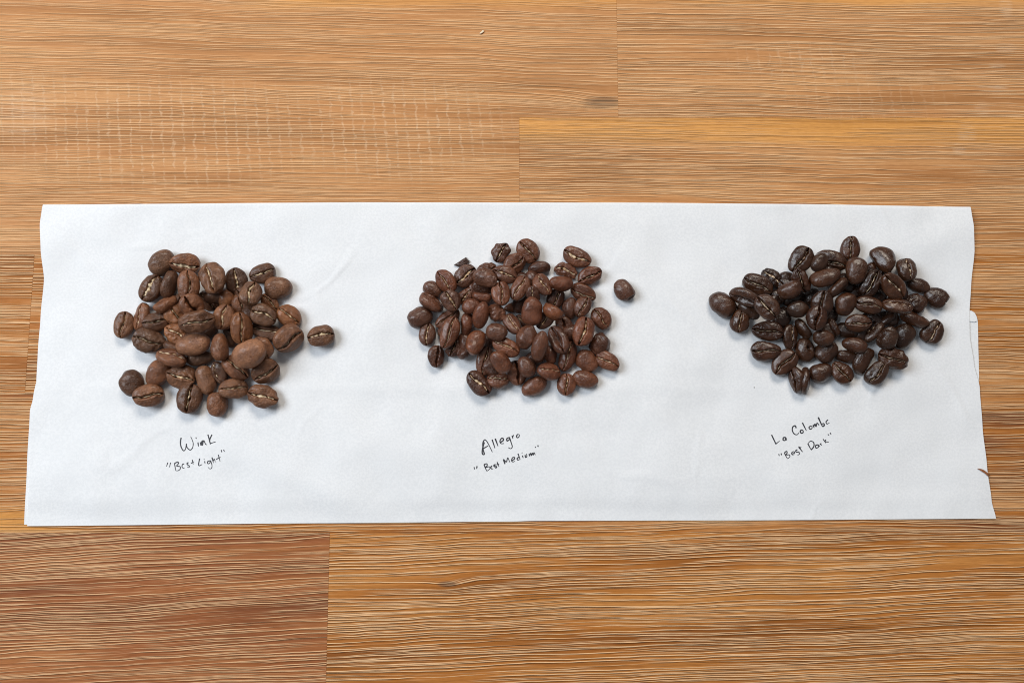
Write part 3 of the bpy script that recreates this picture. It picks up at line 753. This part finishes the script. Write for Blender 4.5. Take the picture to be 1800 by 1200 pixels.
PILE_B = [
(712,122,142,118,60,0,0,.06,1.8,'d','g',0,'small gnarled dark bean at the top edge of the middle pile'),
(907,108,182,145,-50,4,0,.05,.9,'n','n',0,'bean with a thin cream crease, topmost of the middle pile'),
(1257,150,202,132,-26,-2,0,.17,1.8,'n','n',0,'bean with a broad golden skin in a split crease at top right of middle pile'),
(1180,248,168,108,-20,0,0,.15,1.9,'n','g',0,'crumpled bean with scraps of pale skin, below the golden skinned one at the top right'),
(1350,285,178,128,25,-12,0,.03,1.3,'r','n',0,'reddish glossy bean with a clean open crease on the upper right of the middle pile'),
(988,230,158,94,5,150,0,0,1,'d','n',0,'dark bean on its side below the topmost bean of the middle pile'),
(612,240,135,98,20,0,0,.04,1.2,'n','g',0,'bean half covered by a shrivelled one at the upper left of the middle pile'),
(808,205,178,138,48,-20,0,.03,1.0,'n','n',0,'bean with a fine doubled crease lying under the top of the middle pile'),
(460,287,172,140,38,0,0,.15,1.7,'g','n',0,'grey brown bean with a golden crease at upper left of middle pile, below loose fragment'),
(545,375,130,85,-10,178,0,0,1,'d','n',0,'dark rounded bean in shadow under the shrivelled bean'),
(745,273,168,128,-20,2,2,.08,1.2,'n','n',0,'bean with flecks of cream skin on top of the upper part of the middle pile'),
(607,300,168,128,-15,178,2,0,1,'g','g',0,'shrivelled grey brown bean with lumpy back in the upper left of the middle pile'),
(228,380,145,108,-20,178,0,0,1,'g','n',0,'plain bean with back up at the left edge of the middle pile'),
(322,325,182,128,-50,-24,1,.06,1.0,'r','n',0,'reddish bean with cream skin at lower end of crease, on upper left of middle pile'),
(220,475,188,98,-35,62,0,0,1.1,'n','n',0,'glossy bean on its side at the left edge of the middle pile'),
(462,430,135,104,50,0,0,.10,1.5,'n','g',0,'small crumpled bean right of the grey bean with the golden slit'),
(357,462,158,136,-60,2,1,.16,1.5,'g','n',0,'grey bean with a golden slit crease, on the left of the middle pile'),
(583,435,148,80,-10,92,0,0,1,'r','n',0,'small reddish ridged bean on its side left of the centre of the middle pile'),
(797,510,120,70,10,175,0,0,1,'o','n',0,'orange brown bean showing a strip in the gap at the centre of the middle pile'),
(870,610,120,70,-40,10,0,.15,1.5,'d','n',0,'dark scrap of a bean with pale skin in the gap at centre of middle pile'),
(620,745,140,110,40,175,0,0,1,'d','n',0,'shade-toned hidden bean in the gap right of the orange brown rounded one'),
(960,870,160,115,30,175,0,0,1,'d','n',0,'dark hidden bean under the long rounded bean of the middle pile'),
(560,480,130,100,30,175,0,0,1,'d','n',0,'shade-toned hidden bean below the small reddish ridged one'),
(850,480,150,100,70,175,0,0,1,'d','n',0,'shade-toned hidden bean above the big glossy bean at the centre of the middle pile'),
(848,372,182,118,62,18,1,.07,1.1,'n','n',0,'bean with a flat pale rimmed face and ragged crease, upper centre of the middle pile'),
(715,412,168,132,97,-2,2,.05,.9,'l','n',0,'pinkish brown pointed bean with a straight cream crease, upper centre of the middle pile'),
(1012,350,168,132,-62,24,1,.09,1.0,'n','n',0,'bean with cream skin on the right of its face, upper right of the middle pile'),
(1143,338,168,104,-3,176,1,0,1,'r','n',0,'reddish oval bean with smooth back on the upper right of the middle pile'),
(1300,405,192,118,-24,-32,0,.03,1.1,'n','n',0,'bean with wrinkled face and low crease on the right edge of the middle pile'),
(1107,445,142,122,65,-18,0,.04,1.1,'d','n',0,'dark glossy bean with a swollen lobe, right of the centre of the middle pile'),
(1210,520,155,112,90,178,0,0,1,'d','n',0,'dark reddish bean behind the small upright bean on the right of the middle pile'),
(1297,508,158,112,62,-6,1,.07,.9,'n','n',0,'small upright bean with a cream crease on the right of the middle pile'),
(945,420,130,90,110,0,1,.10,1.1,'d','n',0,'dark bean with a tip of pale skin, poking out above the big glossy bean'),
(1030,600,145,110,50,0,1,.16,1.3,'g','n',0,'greyish bean with a bright cream patch below the golden tan one'),
(1087,538,150,88,-30,104,2,0,1,'o','n',0,'golden tan bean lying on its side, lightest of the middle pile'),
(935,535,198,145,88,178,2,0,1,'r','n',0,'big glossy reddish bean with rounded back at the centre of the middle pile'),
(137,580,178,150,25,178,0,0,1,'g','n',0,'smooth dark round bean with back up at the far left of the middle pile'),
(188,700,162,120,85,4,0,.09,1.4,'g','n',0,'upright bean with a golden crease at the lower left edge of the middle pile'),
(330,590,195,100,35,10,0,.03,1.1,'n','n',0,'bean partly hidden behind the long pinkish bean on the left of the middle pile'),
(375,800,130,112,70,0,0,.04,1.5,'d','g',0,'knobbly bean end sticking out under the long pinkish bean'),
(345,690,232,126,70,4,1,.05,1.2,'l','n',.05,'long pinkish brown bean with a long crease on the left of the middle pile'),
(470,635,168,90,85,112,0,0,1,'r','n',0,'narrow reddish bean on its side right of the long pinkish bean'),
(455,820,130,88,40,60,0,0,1,'d','n',0,'dark bean tucked under the orange brown rounded bean at the lower left of middle pile'),
(500,500,135,108,15,176,1,0,1,'r','n',0,'reddish bean with rounded back left of the centre of the middle pile'),
(572,565,188,112,75,165,2,0,1,'r','n',0,'tall reddish bean with back up, left of the centre of the middle pile'),
(683,550,134,122,-50,176,1,0,1,'n','g',0,'ribbed bean with folds on its back, at the centre of the middle pile'),
(535,760,182,132,65,178,1,0,1,'o','n',0,'orange brown glossy bean with back up, lower left of the middle pile'),
(797,630,168,108,-65,14,1,.11,1.2,'n','n',0,'bean with a golden strip along its crease, just below the centre of the middle pile'),
(750,790,202,124,-25,10,1,.06,1.2,'l','n',0,'pinkish bean with a doubled pale crease below the centre of the middle pile'),
(683,685,148,122,-10,178,2,0,1,'g','n',0,'greyish round bean with back up at the centre left of the middle pile'),
(898,720,172,142,65,178,2,0,1,'n','g',0,'round wrinkled bean with back up right below the big glossy bean'),
(1170,640,145,112,-60,0,0,0,1.9,'d','n',0,'dark bean with a deep cleft behind the hollow bean of the middle pile'),
(1065,850,135,82,90,100,0,0,1,'r','n',0,'dark reddish bean on edge in the gap beside the hollow bean'),
(993,780,208,112,80,178,2,0,1,'n','n',.03,'long smooth bean with back up, right of the round wrinkled bean'),
(1190,860,218,118,70,2,0,.05,.9,'r','n',0,'long reddish bean with a thin crease lying under the hollow bean'),
(1125,740,218,132,-60,0,2,0,2.2,'d','b',0,'hollow shell of a bean with a dark torn cavity on the right of middle pile'),
(1303,680,202,146,75,-4,1,.09,1.6,'r','n',0,'large bean with a deep crease and golden brown right half, right side of middle pile'),
(1432,587,168,132,-50,0,0,.04,.9,'l','n',0,'bean with a fine crease at the right edge of the middle pile, under stray bean'),
(1415,770,158,146,50,178,0,0,1,'d','g',0,'dark round wrinkled bean with back up on the right edge of the middle pile'),
(1328,890,168,140,-45,178,0,0,1,'l','n',0,'plain brown bean with back up at the lower right of the middle pile'),
(1475,893,182,122,-25,-2,0,.05,1.1,'l','n',0,'pointed bean with an open crease at the far lower right of the middle pile'),
(1320,1022,182,122,-12,178,0,0,1,'l','n',0,'oval bean with smooth back at the bottom right of the middle pile'),
(1180,1058,152,132,88,-5,0,.05,1.1,'l','n',0,'small upright bean with a straight crease at the bottom right of the middle pile'),
(1057,965,172,114,-3,26,1,.04,.9,'r','n',0,'reddish bean with its crease along the upper rim, near the bottom of the middle pile'),
(830,975,175,132,100,-8,0,0,2.0,'n','n',0,'bean with a wide dark crease beneath a rounded one at the bottom of middle pile'),
(895,930,152,122,-60,178,2,0,1,'n','n',0,'rounded bean lying over a dark creased one at the bottom of the middle pile'),
(952,1072,188,126,30,176,0,0,1,'l','n',0,'brown bean with back up, lowest at the bottom middle of the middle pile'),
(600,890,212,118,78,-10,0,.02,1.9,'g','n',0,'long grey brown bean with a dark open crease at the lower left of middle pile'),
(712,900,178,122,-60,178,1,0,1,'l','n',0,'glossy brown bean with back up near the bottom left of the middle pile'),
(695,1025,158,118,0,30,0,.02,1.9,'n','n',0,'bean with a gaping dark crease facing up, second from left along bottom of middle pile'),
(555,1052,202,132,-45,14,0,.16,1.6,'d','n',0,'dark bean with a golden crease at the bottom left corner of the middle pile'),
(252,857,152,114,85,-20,0,0,1.7,'d','n',0,'small glossy dark bean with s shaped crease lying apart at lower left of middle pile'),
(1595,387,168,132,-50,178,0,0,1,'g','r',0,'smooth dark stray bean with a clipped end lying alone to the right of middle pile'),
]
PILE_C = [
(137,518,192,145,-45,178,0,0,1,'l','n',0,'smooth bean with back up at the far left tip of the right pile'),
(262,638,158,132,80,-2,0,.05,.9,'l','n',0,'small upright bean with a thin crease at the left of the right pile'),
(325,565,168,84,-35,120,0,0,1,'g','n',0,'olive brown bean on its side behind the small upright bean'),
(293,470,205,106,-8,-48,1,0,1.8,'l','b',0,'torn hollow bean next to the far left tip of the right pile'),
(383,380,212,142,-30,-10,0,.04,.9,'n','n',0,'bean with a broken pale crease on the upper left edge of the right pile'),
(490,335,165,98,-42,10,0,.15,1.9,'d','g',0,'blackish crumpled bean with a scrap of cream skin at the upper left of right pile'),
(590,330,110,80,0,178,0,0,1,'g','n',0,'small grey bean end between two crumpled beans at the upper left of the right pile'),
(515,480,130,105,30,0,0,.05,1.6,'d','g',0,'dark crumpled bean in the gap at the left of the right pile'),
(905,215,212,142,-25,-18,0,.03,1.2,'n','n',0,'large bean with a low crease under the top of the right pile'),
(1037,125,168,126,85,-4,0,.02,1.1,'r','n',0,'reddish upright bean, topmost of the right pile'),
(1185,275,110,82,70,176,0,0,1,'r','n',0,'small reddish bean half hidden beside the kidney shaped bean'),
(1512,385,155,95,-25,178,0,0,1,'n','n',0,'bean with plain back tucked under the upright bean at the upper right of right pile'),
(1640,475,170,138,-30,176,0,0,1,'n','r',0,'bean with a ragged broken end at the far right of the right pile'),
(1490,510,150,138,-40,178,0,0,1,'n','g',0,'pitted round bean with back up on the right of the right pile'),
(1490,620,195,88,-25,82,0,0,1,'l','n',0,'pointed brown bean on its side on the right of the right pile'),
(1618,712,168,136,55,-14,0,.05,1.1,'n','n',0,'blocky bean with a raised crease at the far lower right of the right pile'),
(1410,745,178,142,65,178,0,0,1,'g','n',0,'rounded greyish bean with back up at the lower right of the right pile'),
(1010,705,160,110,-15,175,0,0,1,'d','n',0,'dark bean hidden under the light edged bean at the middle of the right pile'),
(1060,450,130,100,30,175,0,0,1,'d','n',0,'dark hidden bean in the gap above the glossy bean at the middle of right pile'),
(1210,470,140,110,20,175,0,0,1,'d','n',0,'shade-toned hidden bean under the folded bean of the right pile'),
(760,470,140,110,60,175,0,0,1,'d','n',0,'shade-toned hidden bean left of the pair of upright beans at the middle of right pile'),
(900,600,140,100,80,175,0,0,1,'d','n',0,'shade-toned hidden bean right of the pair of upright beans at the middle of right pile'),
(1285,615,145,84,40,60,0,.05,1,'d','n',0,'dark broken looking bean in the gap on the right of the right pile'),
(1330,460,140,100,60,175,0,0,1,'d','n',0,'shade-toned hidden bean below the folded bean on the right of the right pile'),
(640,480,150,110,20,175,0,0,1,'d','n',0,'shade-toned hidden bean below the smooth brown bean at the left of the right pile'),
(690,210,192,150,55,0,1,.05,1.1,'n','n',0,'bean with a crooked open crease at the upper left of the right pile'),
(820,225,136,108,50,178,1,0,1,'g','n',0,'small shiny bean with spot of glare, beside open creased bean at top of right pile'),
(690,350,180,115,110,0,1,.03,1.7,'r','g',0,'gnarled reddish bean below the open creased bean of the right pile'),
(615,420,165,118,25,176,2,0,1,'l','n',0,'smooth brown bean with back up on the left half of the right pile'),
(452,540,188,142,-50,-8,1,.07,1.7,'l','n',0,'purplish bean with a wide split crease on the left of the right pile'),
(862,330,208,128,15,178,2,0,1,'l','n',0,'large glossy bean with back up at the upper middle of the right pile'),
(950,410,170,84,42,-76,1,0,1,'n','n',0,'slim bean on its side below the large glossy bean'),
(1080,285,192,136,80,178,2,0,1,'l','n',0,'tall brown bean with back up below the topmost bean of the right pile'),
(1270,205,202,142,-65,176,1,0,1,'n','n',.10,'kidney shaped bean with back up at the top right of the right pile'),
(1435,275,162,142,92,-8,1,.04,1.2,'n','n',0,'upright bean with a clear crease at the upper right edge of the right pile'),
(1185,370,188,132,60,0,1,.03,1.7,'d','g',0,'dark gnarled bean beside the folded bean of the right pile'),
(1340,390,202,142,-48,10,2,.06,1.4,'l','n',0,'folded bean with a small cream mark on its face, upper right of the right pile'),
(840,510,170,150,85,2,1,.02,1.1,'n','n',0,'upper bean of the pair of upright creased beans at the middle of the right pile'),
(805,610,168,142,80,0,2,0,1.2,'r','n',0,'lower bean of the pair of upright creased beans at the middle of the right pile'),
(668,555,148,114,0,178,1,0,1,'g','n',0,'olive glossy bean with back up left of the middle of the right pile'),
(560,610,144,118,60,178,0,0,1,'d','n',0,'dark glossy rounded bean below the olive one in the right pile'),
(1005,520,168,134,70,178,2,0,1,'l','n',0,'bean with a large white glare on its back at the middle of the right pile'),
(1165,525,184,118,-18,0,2,.03,1.2,'l','n',0,'bean with a dark level crease right of the glaring one at middle of right pile'),
(1370,530,194,102,-12,40,2,.03,.9,'l','n',0,'half turned bean with its crease along the top, right side of the right pile'),
(1300,755,155,122,65,176,1,0,1,'g','g',0,'dimpled bean leaning on the rounded greyish bean at the lower right of the right pile'),
(1200,710,175,90,45,48,0,.02,1,'g','n',0,'grey bean on edge at the lower right of the middle of the right pile'),
(1095,650,168,126,0,-14,2,.05,1.0,'o','n',0,'chestnut bean with a pale crease on top, lower middle of the right pile'),
(710,690,160,70,-55,100,0,0,1,'n','n',0,'thin brown bean on its side under the pair of upright beans'),
(920,680,135,66,-65,100,0,0,1,'l','n',0,'narrow bean edge showing right of the thin brown one under the pair of upright beans'),
(457,708,208,142,-10,2,0,.02,1.6,'r','n',0,'large bean with broad crease, upper of two lying level at lower left of right pile'),
(445,845,202,136,-2,-6,0,.04,.9,'r','n',0,'bean with neat straight crease, lower of two lying level at lower left of right pile'),
(615,750,184,104,85,-36,0,.02,1.2,'n','n',0,'glossy upright half turned bean right of the two level ones in the right pile'),
(575,930,204,146,48,0,0,.02,1.3,'l','n',0,'shiny bean with a long dark crease at the lower left edge of the right pile'),
(722,838,164,124,95,176,0,0,1,'n','h',0,'bean with a round dark hole in its back, lower left of the right pile'),
(870,850,170,142,50,178,0,0,1,'n','n',0,'glossy rounded bean below the middle of the right pile'),
(850,755,144,114,-20,178,1,0,1,'l','n',0,'brown bean with back up resting on the glossy rounded bean below the middle'),
(655,1045,192,96,100,50,0,0,1.6,'n','n',.10,'curved bean half lying over, left of the thin standing one at bottom of right pile'),
(825,1000,154,128,20,178,0,0,1,'n','n',0,'rounded bean with back up at the bottom of right pile, right of thin curved one'),
(722,1055,192,72,85,-84,0,0,1,'n','n',-.08,'thin curved bean standing on edge, lowest of the right pile'),
(980,1000,168,138,-50,10,0,.02,1.6,'o','n',0,'reddish orange bean with a dark open crease at the bottom of the right pile'),
(1010,885,145,88,-8,150,0,0,1,'n','n',0,'small shiny bean lying low beside a kidney shaped bean near the bottom of right pile'),
(1125,910,192,116,60,150,0,0,1,'n','n',.12,'dark kidney shaped bean standing near the bottom of the right pile'),
(1070,805,174,102,-15,172,2,0,1,'r','n',0,'shiny bean with a reddish left end lying over two others near bottom of right pile'),
(1340,900,192,142,-20,-2,0,.02,1.3,'l','g',0,'wrinkled bean with a faint crease at the bottom right of the right pile'),
(1228,1000,184,128,50,-4,0,.03,.8,'g','n',0,'pointed olive dark bean with a faint crease at the bottom right of the right pile'),
]


CELL = 0.0005
GX0, GY0, GNX, GNY = -0.20, -0.06, 800, 240
_gx = GX0 + (np.arange(GNX) + 0.5) * CELL
_gy = GY0 + (np.arange(GNY) + 0.5) * CELL
HF = paper_z(*np.meshgrid(_gx, _gy, indexing='ij'))

def rot(axis, deg): return np.array(Matrix.Rotation(R(deg), 3, axis))

def view_rot(p, f=0.6):
    d = CAM - p
    d = d / np.linalg.norm(d)
    d = (1 - f) * np.array([0, 0, 1.0]) + f * d
    q = Vector((0, 0, 1)).rotation_difference(Vector(d))
    return np.array(q.to_matrix())

def cells(w):
    i = ((w[:, 0] - GX0) / CELL).astype(int).clip(0, GNX - 1)
    j = ((w[:, 1] - GY0) / CELL).astype(int).clip(0, GNY - 1)
    return i, j

gap_labels = set()

def free_spot(pile, ox, oy, sc, X, Y):
    p = P(ox + X / sc, oy + Y / sc, 0.002)
    r = 0.0026
    sel = (np.abs(_gx - p[0]) < r)[:, None] & (np.abs(_gy - p[1]) < r)[None, :]
    i, j = np.where(sel)
    cov = (HF[i, j] - paper_z(_gx[i], _gy[j])) > 0.0006
    return cov.mean() < 0.74

def place(pile, ox, oy, sc, rows, group, core=None, fill_label=None):
    rows = list(rows)
    n0, fills = len(rows), []
    order = sorted(range(len(rows)), key=lambda k: rows[k][6])
    order0 = [k for k in order if rows[k][6] == 0]
    place_some(pile, ox, oy, sc, rows, order0, group)
    if core:                                     # added deep beans, toned dark to paint the shade of the gaps
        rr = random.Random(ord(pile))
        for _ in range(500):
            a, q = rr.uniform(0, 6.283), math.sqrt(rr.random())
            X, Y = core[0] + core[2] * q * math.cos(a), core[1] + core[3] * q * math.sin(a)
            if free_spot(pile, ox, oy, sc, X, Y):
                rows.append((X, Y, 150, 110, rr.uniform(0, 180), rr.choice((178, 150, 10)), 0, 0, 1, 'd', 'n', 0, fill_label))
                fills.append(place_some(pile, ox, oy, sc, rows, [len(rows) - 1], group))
    place_some(pile, ox, oy, sc, rows, [k for k in order if rows[k][6] > 0], group)
    for o, w in fills:                           # leave out the ones that nothing is seen of
        i, j = cells(w)
        if np.mean(w[:, 2] > HF[i, j] - 0.0004) < 0.05:
            bpy.data.objects.remove(o)
            continue
        near = min((r for r in rows[:n0]), key=lambda r: (r[0] - o['X']) ** 2 + (r[1] - o['Y']) ** 2 - 9e3 * (r[6] > 0) + 1e6 * ('hidden' in r[12]))
        name = near[12].split(',')[0]
        for cut in (' at the ', ' on the ', ' of the ', ' in the ', ' near the ', ' beneath ', ' below ', ' under ', ' at ', ' right of', ' left of'):
            name = name.split(cut)[0] if len(name.split(cut)[0].split()) > 2 else name
        name = ' '.join(name.split()[:8])
        lab = 'shade-toned bean deep in the gap beside the ' + name
        if lab in gap_labels:
            lab = 'another shade-toned bean just %s of the ' % ('left' if o['X'] < near[0] else 'right') + name
        if lab in gap_labels:
            lab = 'third shade-toned bean just %s the ' % ('above' if o['Y'] < near[1] else 'below') + name
        gap_labels.add(lab)
        o['label'] = lab
        del o['X'], o['Y']

def place_some(pile, ox, oy, sc, rows, order, group):
    for idx in order:
        X, Y, L, Wd, ang, roll, layer, cw, gw, tone, kind, curve, label = rows[idx]
        rng = np.random.default_rng(1000 * ord(pile) + idx)
        cw *= {'A': 1.2, 'B': 1.0, 'C': 1.0}[pile]
        px, py = ox + X / sc, oy + Y / sc
        zc = 0.003 + 0.0032 * layer
        m = mm_per_px(px, py, zc)
        L = 1.03 * L / sc * m
        w_app = 1.03 * Wd / sc * m
        tr = rng.uniform(0.60, 0.68)
        rr = R(roll)
        Wt = w_app / math.sqrt(math.cos(rr) ** 2 + (tr * math.sin(rr)) ** 2)
        Wt = min(Wt, 0.86 * L)
        T = tr * Wt
        v, bed, curve = bean_shape(rng, L, Wt, T, gw, kind, curve)
        core = (np.abs(v[:, 0]) < 0.36 * L) & (np.abs(v[:, 1]) < 0.40 * Wt)
        best = None
        tilts = [(0, 0)] if layer == 0 else [(a, b) for a in (-18, -9, 0, 9, 18) for b in (-14, 0, 14)]
        p = P(px, py, zc)
        VR = view_rot(p)
        for (pt, rl) in tilts:
            M = VR @ rot('Z', ang) @ rot('X', -(roll + rl)) @ rot('Y', pt)
            w = v @ M.T
            z = zc
            for _ in range(2):
                p = P(px, py, z)
                ww = w + np.array([p[0], p[1], 0])
                if layer == 0:
                    i, j = cells(ww)
                    zz = np.max(paper_z(_gx[i], _gy[j]) - w[:, 2]) - 0.00004
                else:
                    sel = core if layer > 0 else slice(None)
                    i, j = cells(ww[sel])
                    zz = np.max(HF[i, j] - w[sel][:, 2]) - 0.0003
                    i, j = cells(ww)
                    zz = max(zz, np.max(paper_z(_gx[i], _gy[j]) - w[:, 2]))
                z = zz
            cost = z + 0.00002 * (abs(pt) + abs(rl))
            if best is None or cost < best[0]:
                best = (cost, M, P(px, py, z))
        _, M, p = best
        w = v @ M.T + p
        i, j = cells(w)
        np.maximum.at(HF, (i, j), w[:, 2])
        o = mesh_obj('coffee_bean', v, _faces, M_BEAN[pile])
        o.matrix_world = Matrix.Translation(Vector(p)) @ Matrix(M.tolist()).to_4x4()
        b = np.array(BASE[pile]) * np.array(TONE[tone]) * rng.uniform(0.88, 1.12)
        o.color = (*b, 1)
        tag(o, label, 'coffee bean', group)
        if cw > 0:
            cv, cf = chaff_ribbon(rng, bed, L, Wt, T, cw, curve)
            c = mesh_obj('silver_skin', cv, cf, mc.m, o)
            k = rng.uniform(0.75, 1.15)
            c.color = tuple(q * k for q in CHAFF_COL[pile][:3]) + (1,)
        if label == 'fill':
            o['X'], o['Y'] = X, Y
    return o, w

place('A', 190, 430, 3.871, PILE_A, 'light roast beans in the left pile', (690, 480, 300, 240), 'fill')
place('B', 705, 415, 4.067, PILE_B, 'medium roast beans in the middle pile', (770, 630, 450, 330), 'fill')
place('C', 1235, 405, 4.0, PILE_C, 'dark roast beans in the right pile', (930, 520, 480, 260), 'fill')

# ------------------------------------------------------------------ crumbs
def chip(name, pts, h, mat, on_paper, color, label, cat, seed):
    """irregular broken flake: outline in photograph pixels, thick in the middle"""
    rr = random.Random(seed)
    base = [surf(*q) if on_paper else P(*q, 0.0002) for q in pts]
    n = len(base)
    c = sum(base) / n
    vs, fs = [], []
    for (s, z) in ((0.86, 0.0), (1.0, 0.45), (0.8, 0.9), (0.42, 1.05)):
        for b in base:
            q = c + (b - c) * s * rr.uniform(0.96, 1.04)
            vs.append((q[0], q[1], b[2] + h * z * rr.uniform(0.75, 1.15) + 0.00008))
    for r_ in range(3):
        for i in range(n):
            fs.append((r_ * n + i, r_ * n + (i + 1) % n, (r_ + 1) * n + (i + 1) % n, (r_ + 1) * n + i))
    vs.append((c[0], c[1], c[2] + h * 0.85))
    k = len(vs) - 1
    fs += [(3 * n + i, 3 * n + (i + 1) % n, k) for i in range(n)]
    fs.append(tuple(range(n))[::-1])
    cc = np.mean(np.array(vs), axis=0)
    vs = [tuple(np.array(v) - cc) for v in vs]
    # outlines are listed clockwise in the photograph's pixels
    o = mesh_obj(name, vs, [f[::-1] for f in fs], mat)
    o.location = cc
    o.color = (*color, 1)
    tag(o, label, cat)
    return o

chip('bean_fragment', [(705 + x / 8, 415 + y / 8) for x, y in ((745, 408), (800, 375), (860, 335), (915, 300), (935, 335), (970, 355), (935, 405), (850, 438), (790, 432))], 0.0014,
     M_BEAN['B'], True, (0.06, 0.028, 0.02), 'small dark three-cornered bean fragment just above the top left of the middle pile', 'bean fragment', 4)
chip('husk_flake', [(1717, 823.2), (1721, 823), (1725, 824), (1729, 825.5), (1733, 828.5), (1737, 832.5), (1739, 837), (1736, 836.5), (1731.5, 832), (1727, 829.5), (1722, 826)], 0.0004,
     M_BEAN['A'], True, (0.34, 0.13, 0.05), 'curled reddish brown husk flake at the right edge of the paper', 'husk flake', 6)
chip('chaff_flake', [(842.5, 59.5), (845.5, 57), (848, 54), (851.5, 54.5), (851, 56.5), (848, 59), (845, 60.5)], 0.0003,
     mc.m, False, (0.80, 0.68, 0.50), 'tiny cream chaff flake lying on the wood above the paper', 'chaff flake', 8)
chip('coffee_crumb', [(1324.8, 680.0), (1325.7, 679.8), (1326.1, 680.8), (1325.5, 681.8), (1324.8, 681.3)], 0.0002,
     M_BEAN['C'], True, (0.03, 0.02, 0.016), 'tiny dark coffee crumb on bare paper below the left end of the right pile', 'crumb', 9)
